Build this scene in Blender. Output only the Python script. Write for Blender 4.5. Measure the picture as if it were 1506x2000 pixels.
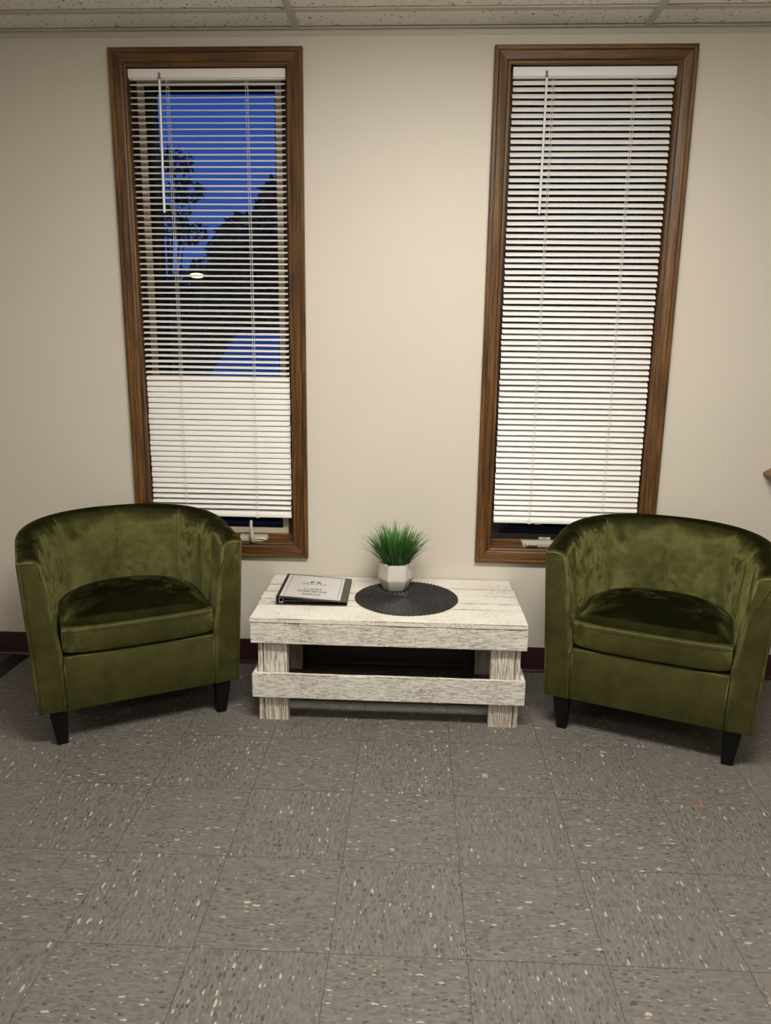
import bpy, bmesh, math, random
from math import sin, cos, pi, radians, sqrt
from mathutils import Vector, Matrix, noise

scene = bpy.context.scene
for o in list(bpy.data.objects):
    bpy.data.objects.remove(o)
COL = scene.collection
rng = random.Random(7)

# ------------------------------------------------------------------ camera
cam_d = bpy.data.cameras.new('camera')
cam = bpy.data.objects.new('camera', cam_d); COL.objects.link(cam)
cam_d.sensor_fit = 'VERTICAL'; cam_d.sensor_height = 36.0; cam_d.lens = 25.92
cam_d.clip_start = 0.02; cam_d.clip_end = 200
_r = Vector((0.99871, 0.04939, 0.01181)); _u = Vector((-0.02215, 0.21447, 0.97648)); _f = Vector((-0.0457, 0.97548, -0.21528))
M = Matrix((( _r.x, _u.x, -_f.x, -0.1031), (_r.y, _u.y, -_f.y, -2.8921), (_r.z, _u.z, -_f.z, 1.3048), (0, 0, 0, 1)))
cam.matrix_world = M
scene.camera = cam

# ------------------------------------------------------------------ world (deep blue dusk) and exposure
w = bpy.data.worlds.new('dusk'); scene.world = w; w.use_nodes = True
wn = w.node_tree; wn.nodes.clear()
wo = wn.nodes.new('ShaderNodeOutputWorld'); wb = wn.nodes.new('ShaderNodeBackground')
wtc = wn.nodes.new('ShaderNodeTexCoord'); wsx = wn.nodes.new('ShaderNodeSeparateXYZ'); wr = wn.nodes.new('ShaderNodeValToRGB')
wn.links.new(wtc.outputs['Generated'], wsx.inputs[0]); wn.links.new(wsx.outputs['Z'], wr.inputs[0])
wr.color_ramp.elements[0].position = 0.0; wr.color_ramp.elements[0].color = (0.035, 0.085, 0.36, 1)
wr.color_ramp.elements[1].position = 0.5; wr.color_ramp.elements[1].color = (0.008, 0.060, 0.34, 1)
wn.links.new(wr.outputs[0], wb.inputs[0]); wb.inputs[1].default_value = 1.0
wn.links.new(wb.outputs[0], wo.inputs[0])
scene.view_settings.view_transform = 'Standard'
scene.view_settings.look = 'None'
scene.view_settings.exposure = 0.0
scene.view_settings.gamma = 1.0
scene.view_settings.use_curve_mapping = False

LAMP_COL = (1.0, 0.945, 0.85)
# surface mounted wraparound fluorescents: (x, y, strength)
LAMPS = [(0.08, -1.62, 60.0), (0.90, -3.60, 18.0), (-2.8, -2.75, 16.0)]

# ------------------------------------------------------------------ node helpers
class NT:
    def __init__(s, name):
        s.m = bpy.data.materials.new(name); s.m.use_nodes = True
        s.t = s.m.node_tree; s.t.nodes.clear()
        s.out = s.t.nodes.new('ShaderNodeOutputMaterial')
    def n(s, typ, **kw):
        nd = s.t.nodes.new('ShaderNode' + typ)
        for k, v in kw.items(): setattr(nd, k, v)
        return nd
    def put(s, sock, v):
        if v is None: return
        if isinstance(v, bpy.types.NodeSocket): s.t.links.new(v, sock)
        elif isinstance(v, (tuple, list)) and len(v) == 3 and sock.type == 'RGBA': sock.default_value = (*v, 1)
        else: sock.default_value = v
    def math(s, op, a, b=None, c=None, clamp=False):
        nd = s.n('Math', operation=op, use_clamp=clamp)
        for i, v in enumerate((a, b, c)): s.put(nd.inputs[i], v)
        return nd.outputs[0]
    def vm(s, op, a, b=None, scale=None):
        nd = s.n('VectorMath', operation=op); s.put(nd.inputs[0], a); s.put(nd.inputs[1], b)
        if scale is not None: s.put(nd.inputs['Scale'], scale)
        return nd.outputs['Value'] if op in ('DOT_PRODUCT', 'LENGTH', 'DISTANCE') else nd.outputs[0]
    def mix(s, f, a, b):
        nd = s.n('Mix', data_type='RGBA'); s.put(nd.inputs[0], f); s.put(nd.inputs[6], a); s.put(nd.inputs[7], b)
        return nd.outputs[2]
    def coord(s, kind='Object'):
        return s.n('TexCoord').outputs[kind]
    def mapping(s, v, loc=(0, 0, 0), rot=(0, 0, 0), scale=(1, 1, 1)):
        nd = s.n('Mapping'); s.put(nd.inputs[0], v); nd.inputs[1].default_value = loc; nd.inputs[2].default_value = rot; nd.inputs[3].default_value = scale
        return nd.outputs[0]
    def noise(s, v, scale, detail=3, rough=0.55, out=0, dist=0.0):
        nd = s.n('TexNoise'); s.put(nd.inputs['Vector'], v); nd.inputs['Scale'].default_value = scale
        nd.inputs['Detail'].default_value = detail; nd.inputs['Roughness'].default_value = rough; nd.inputs['Distortion'].default_value = dist
        return nd.outputs[out]
    def voro(s, v, scale, feature='F1', rnd=1.0):
        nd = s.n('TexVoronoi', feature=feature); s.put(nd.inputs['Vector'], v); nd.inputs['Scale'].default_value = scale
        nd.inputs['Randomness'].default_value = rnd
        return nd
    def ramp(s, f, stops):
        nd = s.n('ValToRGB'); s.put(nd.inputs[0], f); cr = nd.color_ramp
        while len(cr.elements) < len(stops): cr.elements.new(0.5)
        for e, (p_, c_) in zip(cr.elements, stops):
            e.position = p_; e.color = (*c_, 1) if isinstance(c_, tuple) else (c_, c_, c_, 1)
        return nd.outputs[0]
    def step(s, v, lo, hi):
        nd = s.n('MapRange', interpolation_type='SMOOTHSTEP'); s.put(nd.inputs[0], v); nd.inputs[1].default_value = lo; nd.inputs[2].default_value = hi
        return nd.outputs[0]
    def bump(s, h, strength=0.3, dist=0.002):
        nd = s.n('Bump'); s.put(nd.inputs['Height'], h); nd.inputs['Strength'].default_value = strength; nd.inputs['Distance'].default_value = dist
        return nd.outputs[0]
    def principled(s, color, rough=0.5, normal=None, spec=0.5, metal=0.0, **kw):
        b = s.n('BsdfPrincipled'); s.put(b.inputs['Base Color'], color); s.put(b.inputs['Roughness'], rough)
        b.inputs['Specular IOR Level'].default_value = spec; b.inputs['Metallic'].default_value = metal
        if normal is not None: s.put(b.inputs['Normal'], normal)
        for k, v in kw.items(): s.put(b.inputs[k], v)
        s.t.links.new(b.outputs[0], s.out.inputs[0]); return b

def simple(name, color, rough=0.5, spec=0.5, metal=0.0, var=0.06, vscale=40.0, **kw):
    t = NT(name)
    nz = t.noise(t.coord(), vscale, 3)
    c2 = tuple(min(1, c * (1 + var)) for c in color); c1 = tuple(c * (1 - var) for c in color)
    t.principled(t.mix(nz, c1, c2), rough, spec=spec, metal=metal, **kw)
    return t.m

MAT = {}
def mat_wall():
    t = NT('wall_paint'); P = t.coord()
    n1 = t.noise(P, 2.2, 3); n2 = t.noise(P, 260, 2)
    c = t.mix(n1, (0.650, 0.600, 0.520), (0.690, 0.640, 0.560))
    # small patched nail holes and a hairline mark in the paint
    for q, r in (((1.07, 0, 0.91), .0035), ((0.83, 0, 1.03), .003), ((0.93, 0, .86), .003)):
        d = t.vm('DISTANCE', P, q)
        c = t.mix(t.math('MULTIPLY', t.step(d, r, r * .4), .7), c, (0.30, 0.26, 0.20))
    t.principled(c, 0.5, t.bump(n2, 0.10, 0.0012), spec=0.35); return t.m
MAT['wall'] = mat_wall()
MAT['wall_far'] = simple('far_wall_paint', (0.67, 0.62, 0.54), 0.6)

def mat_ceiling():
    t = NT('fissured_ceiling_tile'); P = t.coord()
    wob = t.vm('ADD', P, t.vm('SCALE', t.noise(P, 30, 2, out=1), scale=0.03))
    a = t.noise(t.mapping(wob, scale=(85, 85, 85)), 1.0, 2, 0.55)
    fis = t.step(a, 0.365, 0.325)
    b = t.noise(P, 420, 1); pin = t.step(b, 0.34, 0.28)
    mask = t.math('MAXIMUM', fis, t.math('MULTIPLY', pin, .6))
    c = t.mix(mask, (0.90, 0.87, 0.80), (0.22, 0.21, 0.18))
    t.principled(c, 0.9, t.bump(t.math('SUBTRACT', 1, mask), 0.5, 0.002), spec=0.1); return t.m
MAT['ceiling'] = mat_ceiling()
MAT['tee'] = simple('painted_ceiling_tee', (0.52, 0.50, 0.43), 0.45)

TILE = 0.3048
def mat_floor():
    t = NT('vinyl_tile_floor'); P = t.coord()
    g = t.mapping(t.vm('SUBTRACT', P, (-0.2854, -0.9092, 0)), rot=(0, 0, -0.008), scale=(1 / TILE,) * 3)
    sx = t.n('SeparateXYZ'); t.put(sx.inputs[0], g); u, v = sx.outputs[0], sx.outputs[1]
    fu, fv = t.math('FLOOR', u), t.math('FLOOR', v)
    par = t.math('FLOORED_MODULO', t.math('ADD', fu, fv), 2.0)         # 1 = grain along x
    cu = t.n('CombineXYZ'); t.put(cu.inputs[0], u); t.put(cu.inputs[1], v)
    cs = t.n('CombineXYZ'); t.put(cs.inputs[0], v); t.put(cs.inputs[1], u)
    mx = t.n('Mix', data_type='VECTOR'); t.put(mx.inputs[0], par); t.put(mx.inputs[4], cs.outputs[0]); t.put(mx.inputs[5], cu.outputs[0])
    cell = t.n('CombineXYZ'); t.put(cell.inputs[0], fu); t.put(cell.inputs[1], fv)
    wn_ = t.n('TexWhiteNoise', noise_dimensions='2D'); t.put(wn_.inputs[0], cell.outputs[0])
    q = t.vm('ADD', mx.outputs[1], t.vm('SCALE', wn_.outputs[1], scale=31.0))
    qd = t.vm('ADD', q, t.vm('SCALE', t.vm('SUBTRACT', t.noise(q, 38, 2, out=1), (.5, .5, .5)), scale=0.022))
    col = (0.128, 0.113, 0.098)
    # soft mottling along the grain
    m1 = t.noise(t.mapping(qd, scale=(13, 42, 1)), 1.0, 3, 0.65)
    c = t.mix(t.step(m1, 0.36, 0.66), (0.122, 0.112, 0.101), (0.172, 0.158, 0.141))
    def flecks(scale, rng_, size, colr, c, off):
        vv = t.voro(t.mapping(qd, loc=(off, off * .7, 0), scale=scale), 1.0)
        hs = t.n('SeparateColor'); t.put(hs.inputs[0], vv.outputs['Color'])
        pick = t.math('MULTIPLY', t.math('GREATER_THAN', hs.outputs[0], rng_[0]), t.math('LESS_THAN', hs.outputs[0], rng_[1]))
        sz = t.math('MULTIPLY_ADD', hs.outputs[1], size * .6, size * .55)
        inside = t.math('LESS_THAN', vv.outputs['Distance'], sz)
        return t.mix(t.math('MULTIPLY', pick, inside), c, colr)
    c = flecks((15, 48, 1), (0.0, 0.34), .50, (0.106, 0.097, 0.087), c, 3.1)
    c = flecks((19, 60, 1), (0.0, 0.16), .42, (0.052, 0.048, 0.043), c, 9.7)
    c = flecks((13, 40, 1), (0.0, 0.055), .40, (0.40, 0.375, 0.32), c, 5.3)
    c = flecks((24, 70, 1), (0.0, 0.05), .38, (0.34, 0.315, 0.27), c, 14.9)
    # broad wear
    c = t.mix(t.math('MULTIPLY', t.step(t.noise(P, 1.7, 4), .45, .75), .28), c, (0.165, 0.150, 0.135))
    # an orange scuff and a scratch on the right
    d = t.vm('DISTANCE', t.vm('MULTIPLY', P, (1, 1, 0)), (0.757, -0.895, 0))
    oc = t.math('MULTIPLY', t.step(d, .03, .012), t.step(t.noise(P, 95, 2), .56, .60))
    c = t.mix(oc, c, (0.36, 0.13, 0.03))
    # joints
    def edge(a):
        fr = t.math('FRACT', a); return t.math('MINIMUM', fr, t.math('SUBTRACT', 1, fr))
    e = t.math('MINIMUM', edge(u), edge(v))
    jn = t.step(e, 0.0045, 0.0015)
    c = t.mix(t.math('MULTIPLY', jn, .75), c, (0.035, 0.031, 0.028))
    r = t.math('MULTIPLY_ADD', t.noise(P, 5, 3), .18, .36)
    t.principled(c, r, t.bump(t.math('MULTIPLY_ADD', jn, -1, t.math('MULTIPLY', t.noise(P, 60, 2), .12)), 0.25, 0.001), spec=0.4); return t.m
MAT['floor'] = mat_floor()

def mat_stain(name, axis):
    t = NT(name); P = t.coord()
    sc = {'X': (1.2, 30, 30), 'Z': (30, 30, 1.2)}[axis]
    m = t.mapping(P, scale=sc)
    g = t.noise(m, 2.4, 5, 0.65, dist=.4)
    fine = t.noise(t.mapping(P, scale=tuple(x * 4 for x in sc)), 2.0, 3, .6)
    c = t.ramp(g, [(0.30, (0.018, 0.0075, 0.003)), (0.46, (0.098, 0.043, 0.0115)), (0.70, (0.220, 0.106, 0.027))])
    c = t.mix(t.math('MULTIPLY', t.step(fine, .48, .66), .6), c, (0.026, 0.011, 0.005))
    kn = t.step(t.noise(t.mapping(P, scale=(4, 4, 4) if axis == 'X' else (5, 5, 3)), 1.6, 2), .64, .74)
    c = t.mix(t.math('MULTIPLY', kn, .65), c, (0.020, 0.009, 0.005))
    t.principled(c, t.math('MULTIPLY_ADD', g, .2, .33), t.bump(fine, .12, .0008), spec=0.45); return t.m
MAT['stain_x'] = mat_stain('stained_wood_horizontal', 'X')
MAT['stain_z'] = mat_stain('stained_wood_vertical', 'Z')
MAT['stain_dark'] = simple('dark_stained_stop', (0.030, 0.014, 0.008), .5)

def mat_white_wood(name, axis, gray=0.0, worn=0.5):
    """chalky white paint over rough timber, rubbed through along the grain"""
    t = NT(name)
    info = t.n('ObjectInfo')
    P = t.coord()
    off = t.n('CombineXYZ'); t.put(off.inputs[0], t.math('MULTIPLY', info.outputs['Random'], 37.0)); t.put(off.inputs[1], t.math('MULTIPLY', info.outputs['Random'], 11.0))
    P = t.vm('ADD', P, off.outputs[0])
    s = {'X': (18.0, 150, 150), 'Z': (110, 110, 3.5)}[axis]
    a = t.noise(t.mapping(P, scale=s), 1.4, 5, .68, dist=.3)
    b = t.noise(t.mapping(P, scale=tuple(x * 2.6 for x in s)), 1.7, 3, .6)
    blot = t.noise(P, 5.5, 4, .6)
    white = t.mix(blot, (0.76, 0.73, 0.655), (0.85, 0.82, 0.75))
    c = t.mix(t.math('MULTIPLY', t.step(a, .44, .60), gray), white, (0.37, 0.37, 0.345))
    # brown wood shows in cracks and rubbed patches
    cr = t.step(t.math('ADD', b, t.math('MULTIPLY', blot, .35)), .79 - .11 * worn, .86 - .08 * worn)
    c = t.mix(t.math('MULTIPLY', cr, .75), c, (0.24, 0.145, 0.075))
    sp = t.step(t.noise(t.mapping(P, scale=(90, 90, 90)), 1.0, 3, .7), .60, .68)
    c = t.mix(t.math('MULTIPLY', sp, t.math('MULTIPLY', t.step(blot, .42, .62), .8)), c, (0.30, 0.225, 0.15))
    hgt = t.math('SUBTRACT', t.math('MULTIPLY', a, .5), cr)
    t.principled(c, .75, t.bump(hgt, .55, .0022), spec=.25); return t.m
MAT['ww_top'] = mat_white_wood('whitewashed_plank_top', 'X', .14, .30)
MAT['ww_rail'] = mat_white_wood('whitewashed_rail', 'X', .80, .34)
MAT['ww_leg'] = mat_white_wood('whitewashed_leg', 'Z', .30, 1.3)
def mat_edge():
    t = NT('rubbed_board_edge'); P = t.coord()
    n = t.step(t.math('ADD', t.math('MULTIPLY', t.noise(P, 9, 3), .6), t.math('MULTIPLY', t.noise(P, 70, 3), .4)), .42, .58)
    t.principled(t.mix(n, (0.60, 0.55, 0.46), (0.17, 0.095, 0.045)), .8, spec=.2); return t.m
MAT['ww_edge'] = mat_edge()
MAT['ww_side'] = mat_white_wood('whitewashed_end_rail', 'X', .2, .3)

VEL_OFF = -0.42
def mat_velvet():
    """pile fabric: short fibres leaning down and forward over a dark ground"""
    t = NT('olive_velvet')
    P = t.coord('Object'); N = t.coord('Normal')
    big = t.noise(P, 9, 4, .6, out=1); fine = t.noise(P, 30, 4, .65, out=1)
    comb = t.vm('ADD', (0.0, -1.0, -1.0), t.vm('SCALE', t.vm('SUBTRACT', big, (.5, .5, .5)), scale=2.0))
    comb = t.vm('ADD', comb, t.vm('SCALE', t.vm('SUBTRACT', fine, (.5, .5, .5)), scale=1.7))
    d = t.vm('DOT_PRODUCT', comb, N)
    flat = t.vm('NORMALIZE', t.vm('SUBTRACT', comb, t.vm('SCALE', N, scale=d)))
    T = t.vm('NORMALIZE', t.vm('ADD', t.vm('SCALE', N, scale=0.85), flat))
    tr = t.n('VectorTransform', vector_type='VECTOR', convert_from='OBJECT', convert_to='WORLD'); t.put(tr.inputs[0], T)
    h = t.n('BsdfHair', component='Reflection')
    t.put(h.inputs['Color'], t.mix(t.step(t.noise(P, 11, 5, .70), .30, .70), (0.088, 0.087, 0.030), (0.136, 0.133, 0.048)))
    h.inputs['RoughnessU'].default_value = 0.15; h.inputs['RoughnessV'].default_value = 1.0; h.inputs['Offset'].default_value = VEL_OFF
    t.put(h.inputs['Tangent'], tr.outputs[0])
    df = t.n('BsdfDiffuse'); t.put(df.inputs[0], t.mix(t.noise(P, 20, 3), (0.0016, 0.0019, 0.0007), (0.0030, 0.0034, 0.0012)))
    ad = t.n('AddShader'); t.t.links.new(h.outputs[0], ad.inputs[0]); t.t.links.new(df.outputs[0], ad.inputs[1])
    t.t.links.new(ad.outputs[0], t.out.inputs[0]); return t.m
MAT['velvet'] = mat_velvet()
MAT['thread'] = simple('dark_green_thread', (0.012, 0.016, 0.005), .8)
MAT['black_leg'] = simple('black_plastic_leg', (0.0035, 0.0035, 0.0035), .45, .22)
MAT['slat'] = simple('white_slat', (0.88, 0.865, 0.84), .38, .45, var=.02)
MAT['cord'] = simple('white_cord', (0.72, 0.70, 0.66), .7)
MAT['clear_hook'] = simple('clear_grey_hook', (0.20, 0.20, 0.19), .25)
MAT['cream'] = simple('cream_screen_frame', (0.50, 0.44, 0.33), .5)
MAT['bronze'] = simple('dark_bronze_frame', (0.012, 0.011, 0.011), .35)
MAT['sash'] = simple('dark_sash', (0.016, 0.011, 0.009), .5)
MAT['putty'] = simple('putty_crank_metal', (0.46, 0.42, 0.345), .28, .6)
MAT['tag'] = simple('beige_plastic_tag', (0.60, 0.45, 0.28), .5)
MAT['baseboard'] = simple('maroon_vinyl_cove', (0.030, 0.006, 0.010), .38, .45, var=.2, vscale=8)
MAT['strip'] = simple('black_rubber_strip', (0.006, 0.006, 0.007), .5)
def mat_carpet():
    t = NT('grey_loop_carpet'); P = t.coord()
    n = t.noise(P, 260, 3, .7)
    t.principled(t.ramp(n, [(.35, (.025, .023, .022)), (.65, (.16, .145, .13))]), .95, t.bump(n, .8, .004), spec=.1); return t.m
MAT['carpet'] = mat_carpet()
MAT['ceramic'] = simple('matte_white_ceramic', (0.68, 0.645, 0.59), .38, .5, var=.03, vscale=14)
def mat_grass():
    t = NT('plastic_grass'); P = t.coord()
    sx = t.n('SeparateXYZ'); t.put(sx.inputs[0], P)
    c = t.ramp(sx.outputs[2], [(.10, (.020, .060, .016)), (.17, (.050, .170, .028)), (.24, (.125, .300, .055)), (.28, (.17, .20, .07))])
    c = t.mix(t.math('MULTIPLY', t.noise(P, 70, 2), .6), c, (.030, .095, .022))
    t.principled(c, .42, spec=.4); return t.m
MAT['grass'] = mat_grass()
MAT['soil'] = simple('dark_pot_filler', (.012, .014, .008), .9)
MAT['mat_black'] = simple('black_woven_fibre', (0.019, 0.0185, 0.018), .55, .5, var=.35, vscale=160)
MAT['binder'] = simple('black_vinyl_cover', (0.016, 0.016, 0.017), .22, .6)
MAT['paper'] = simple('white_cover_sheet', (0.66, 0.645, 0.625), .18, .5, var=.015)
MAT['pages'] = simple('white_page_edges', (0.72, 0.70, 0.66), .8)
MAT['ink'] = simple('dark_slate_ink', (0.050, 0.055, 0.065), .5)
MAT['ink_grey'] = simple('grey_ink', (0.17, 0.175, 0.18), .5)
MAT['leaf_ink'] = simple('green_logo_ink', (0.07, 0.20, 0.11), .5)
MAT['chrome'] = simple('nickel_rings', (0.70, 0.62, 0.50), .2, metal=1.0)
MAT['label_white'] = simple('white_sticker', (0.66, 0.64, 0.58), .5)
MAT['shelf'] = simple('brown_wood_shelf', (0.19, 0.105, 0.048), .5, var=.4, vscale=22)
MAT['fixture'] = simple('white_light_housing', (0.7, 0.7, 0.68), .5)
def mat_glass():
    t = NT('window_glass')
    lw = t.n('Fresnel'); lw.inputs[0].default_value = 1.42
    tr = t.n('BsdfTransparent'); tr.inputs[0].default_value = (.93, .95, .95, 1)
    gl = t.n('BsdfGlossy'); gl.inputs['Roughness'].default_value = 0.02
    mx = t.n('MixShader'); t.put(mx.inputs[0], lw.outputs[0]); t.t.links.new(tr.outputs[0], mx.inputs[1]); t.t.links.new(gl.outputs[0], mx.inputs[2])
    t.t.links.new(mx.outputs[0], t.out.inputs[0]); return t.m
MAT['glass'] = mat_glass()
def emit(name, col, st):
    t = NT(name); e = t.n('Emission'); t.put(e.inputs[0], col); e.inputs[1].default_value = st
    t.t.links.new(e.outputs[0], t.out.inputs[0]); return t.m
MAT['asphalt'] = simple('asphalt', (.012, .009, .004), 1.0, .0, var=.3, vscale=60)
MAT['leaf_dark'] = simple('dusk_leaves', (.020, .030, .018), .7, var=.4, vscale=6)
MAT['bark'] = simple('bark', (.025, .020, .016), .9)
MAT['car_paint'] = simple('dark_car_paint', (.010, .008, .009), .5, .15)
MAT['car_glass'] = simple('car_window_glass', (.01, .012, .02), .03, 1.0, **{'IOR': 3.2})
MAT['tyre'] = simple('tyre_rubber', (.010, .010, .010), .8)

# ------------------------------------------------------------------ mesh helpers
def link(name, bm, mats, parent=None, smooth=False, angle=None):
    me = bpy.data.meshes.new(name)
    bmesh.ops.recalc_face_normals(bm, faces=bm.faces[:])
    bm.to_mesh(me); bm.free()
    for m in (mats if isinstance(mats, (list, tuple)) else [mats]): me.materials.append(m)
    if smooth:
        me.polygons.foreach_set('use_smooth', [True] * len(me.polygons))
        if angle is not None: me.set_sharp_from_angle(angle=radians(angle))
    o = bpy.data.objects.new(name, me); COL.objects.link(o)
    if parent is not None: o.parent = parent
    return o
def empty(name, loc=(0, 0, 0), rz=0.0, parent=None):
    o = bpy.data.objects.new(name, None); COL.objects.link(o); o.empty_display_size = .1
    o.location = loc; o.rotation_euler = (0, 0, rz)
    if parent is not None: o.parent = parent
    return o
def tag(o, label, cat, group=None, kind=None):
    o['label'] = label; o['category'] = cat
    if group: o['group'] = group
    if kind: o['kind'] = kind
    return o
def structure(o): o['kind'] = 'structure'; return o

def box(bm, x0, x1, y0, y1, z0, z1, bev=0.0, seg=2, mi=0):
    vs = [bm.verts.new(p) for p in ((x0, y0, z0), (x1, y0, z0), (x1, y1, z0), (x0, y1, z0), (x0, y0, z1), (x1, y0, z1), (x1, y1, z1), (x0, y1, z1))]
    fs = [bm.faces.new([vs[i] for i in q]) for q in ((3, 2, 1, 0), (4, 5, 6, 7), (0, 1, 5, 4), (1, 2, 6, 5), (2, 3, 7, 6), (3, 0, 4, 7))]
    for f in fs: f.material_index = mi
    if bev > 0:
        es = {e for f in fs for e in f.edges}
        bmesh.ops.bevel(bm, geom=list(es), offset=bev, segments=seg, affect='EDGES', profile=.5)
    return vs
def loft(bm, rings, closed=True, cap=True, mi=0):
    """rings: list of lists of points, all the same length"""
    V = [[bm.verts.new(p) for p in r] for r in rings]
    n = len(V[0]); k = n if closed else n - 1
    for a, b in zip(V, V[1:]):
        for i in range(k):
            f = bm.faces.new((a[i], a[(i + 1) % n], b[(i + 1) % n], b[i])); f.material_index = mi
    if cap and closed:
        for r in (V[0], V[-1]):
            f = bm.faces.new(r); f.material_index = mi
    return V
def tube(bm, pts, r, seg=8, cap=True):
    pts = [Vector(p) for p in pts]; rings = []
    rr = r if isinstance(r, (list, tuple)) else [r] * len(pts)
    up = None
    for i, p in enumerate(pts):
        d = (pts[min(i + 1, len(pts) - 1)] - pts[max(i - 1, 0)]).normalized()
        if up is None:
            up = Vector((0, 0, 1)) if abs(d.z) < .9 else Vector((1, 0, 0))
        s = d.cross(up).normalized(); u2 = s.cross(d).normalized(); up = u2
        rings.append([p + (s * cos(a) + u2 * sin(a)) * rr[i] for a in (2 * pi * k / seg for k in range(seg))])
    loft(bm, rings, True, cap)
def prism(bm, poly, axis, a0, a1, mi=0):
    """extrude a 2D polygon along an axis"""
    def P(u, v, a): return {'x': (a, u, v), 'y': (u, a, v), 'z': (u, v, a)}[axis]
    loft(bm, [[P(u, v, a0) for u, v in poly], [P(u, v, a1) for u, v in poly]], True, True, mi)

# ------------------------------------------------------------------ room shell
CEIL = 2.404
XL, XR, YB = -3.6, 3.2, -5.0
WIN = [(-1.194, -0.612), (0.185, 0.766)]      # clear openings
WZ = (0.530, 2.287)
bm = bmesh.new()
J = .014
xs = [XL, WIN[0][0] - J, WIN[0][1] + J, WIN[1][0] - J, WIN[1][1] + J, XR]
for i in range(5):
    if i in (1, 3):
        box(bm, xs[i], xs[i + 1], 0, .15, -.05, WZ[0] - J); box(bm, xs[i], xs[i + 1], 0, .15, WZ[1] + J, CEIL + .06)
    else: box(bm, xs[i], xs[i + 1], 0, .15, -.05, CEIL + .06)
bmesh.ops.remove_doubles(bm, verts=bm.verts[:], dist=1e-5)
structure(link('wall_back', bm, MAT['wall']))
for nm, b in (('wall_left', (XL - .1, XL, YB, 0.15)), ('wall_right', (XR, XR + .1, YB, 0.15)), ('wall_front', (XL - .1, XR + .1, YB - .1, YB))):
    bm = bmesh.new(); box(bm, *b, -.05, CEIL + .06); structure(link(nm, bm, MAT['wall_far']))
bm = bmesh.new(); box(bm, -1.83, XR, YB, 0, -.05, 0); structure(link('floor', bm, MAT['floor']))
bm = bmesh.new(); box(bm, XL, -1.83, YB, 0, -.05, .004); structure(link('floor_carpet', bm, MAT['carpet']))
bm = bmesh.new()
prism(bm, [(-1.834, .0), (-1.766, .0), (-1.768, .003), (-1.782, .0065), (-1.822, .0085), (-1.834, .0075)], 'y', YB, -.012)
structure(link('trim_1', bm, MAT['strip']))

# ceiling: tiles, with gaps where the light fixtures sit
TX0, TW, TY0, TD = -0.573, 1.2192, -0.155, 0.6096
bm = bmesh.new()
for i in range(-3, 4):
    for j in range(-1, 10):
        x0 = max(XL, TX0 + i * TW); x1 = min(XR, TX0 + (i + 1) * TW); y1 = min(0, TY0 - j * TD); y0 = max(YB, TY0 - (j + 1) * TD)
        if x1 - x0 < .01 or y1 - y0 < .01: continue
        box(bm, x0 + .001, x1 - .001, y0 + .001, y1 - .001, CEIL + .004, CEIL + .022)
ceiling = structure(link('ceiling', bm, MAT['ceiling']))
bm = bmesh.new()
for i in range(-3, 4):
    x = TX0 + i * TW
    if XL < x < XR: box(bm, x - .012, x + .012, YB, 0, CEIL - .0025, CEIL + .002)
for j in range(0, 10):
    y = TY0 - j * TD
    if y > YB: box(bm, XL, XR, y - .012, y + .012, CEIL - .002, CEIL + .0025)
link('ceiling_grid', bm, MAT['tee'], ceiling)
bm = bmesh.new()
prism(bm, [(-.022, CEIL - .003), (-.022, CEIL + .002), (0, CEIL + .002), (0, CEIL - .020), (-.0015, CEIL - .020), (-.0025, CEIL - .003)], 'x', XL, XR)
link('wall_angle', bm, MAT['tee'], ceiling)
for k, (x, y, st_) in enumerate(LAMPS):
    t = empty('ceiling_light', (x, y, CEIL - .003))
    tag(t, ['wraparound ceiling light nearest the two windows', 'wraparound ceiling light farther back in the room', 'wraparound ceiling light on the left side of the room'][k], 'ceiling light', 'wraparound ceiling lights')
    bm = bmesh.new(); box(bm, -.61, .61, -.16, .16, -.012, 0, .002)
    for sx in (-1, 1): box(bm, sx * .61 - .006, sx * .61 + .006, -.155, .155, -.041, -.010, .002)
    link('housing', bm, MAT['fixture'], t)
    bm = bmesh.new()
    sec = [(-.150, -.0125), (-.150, -.018), (-.138, -.028), (-.110, -.035), (0, -.037), (.110, -.035), (.138, -.028), (.150, -.018), (.150, -.0125)]
    loft(bm, [[(xx, yy, zz) for yy, zz in sec] for xx in (-.602, .602)])
    link('lens', bm, emit('lit_lens', LAMP_COL, st_), t)

# cove baseboard
bm = bmesh.new()
prof = [(0, .106), (-.0022, .1055), (-.0030, .103), (-.0032, .022), (-.0045, .013), (-.009, .006), (-.015, .0025), (-.0155, .0), (0, 0)]
prism(bm, prof, 'x', XL, XR)
structure(link('baseboard_back', bm, MAT['baseboard'], smooth=True, angle=40))

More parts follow.
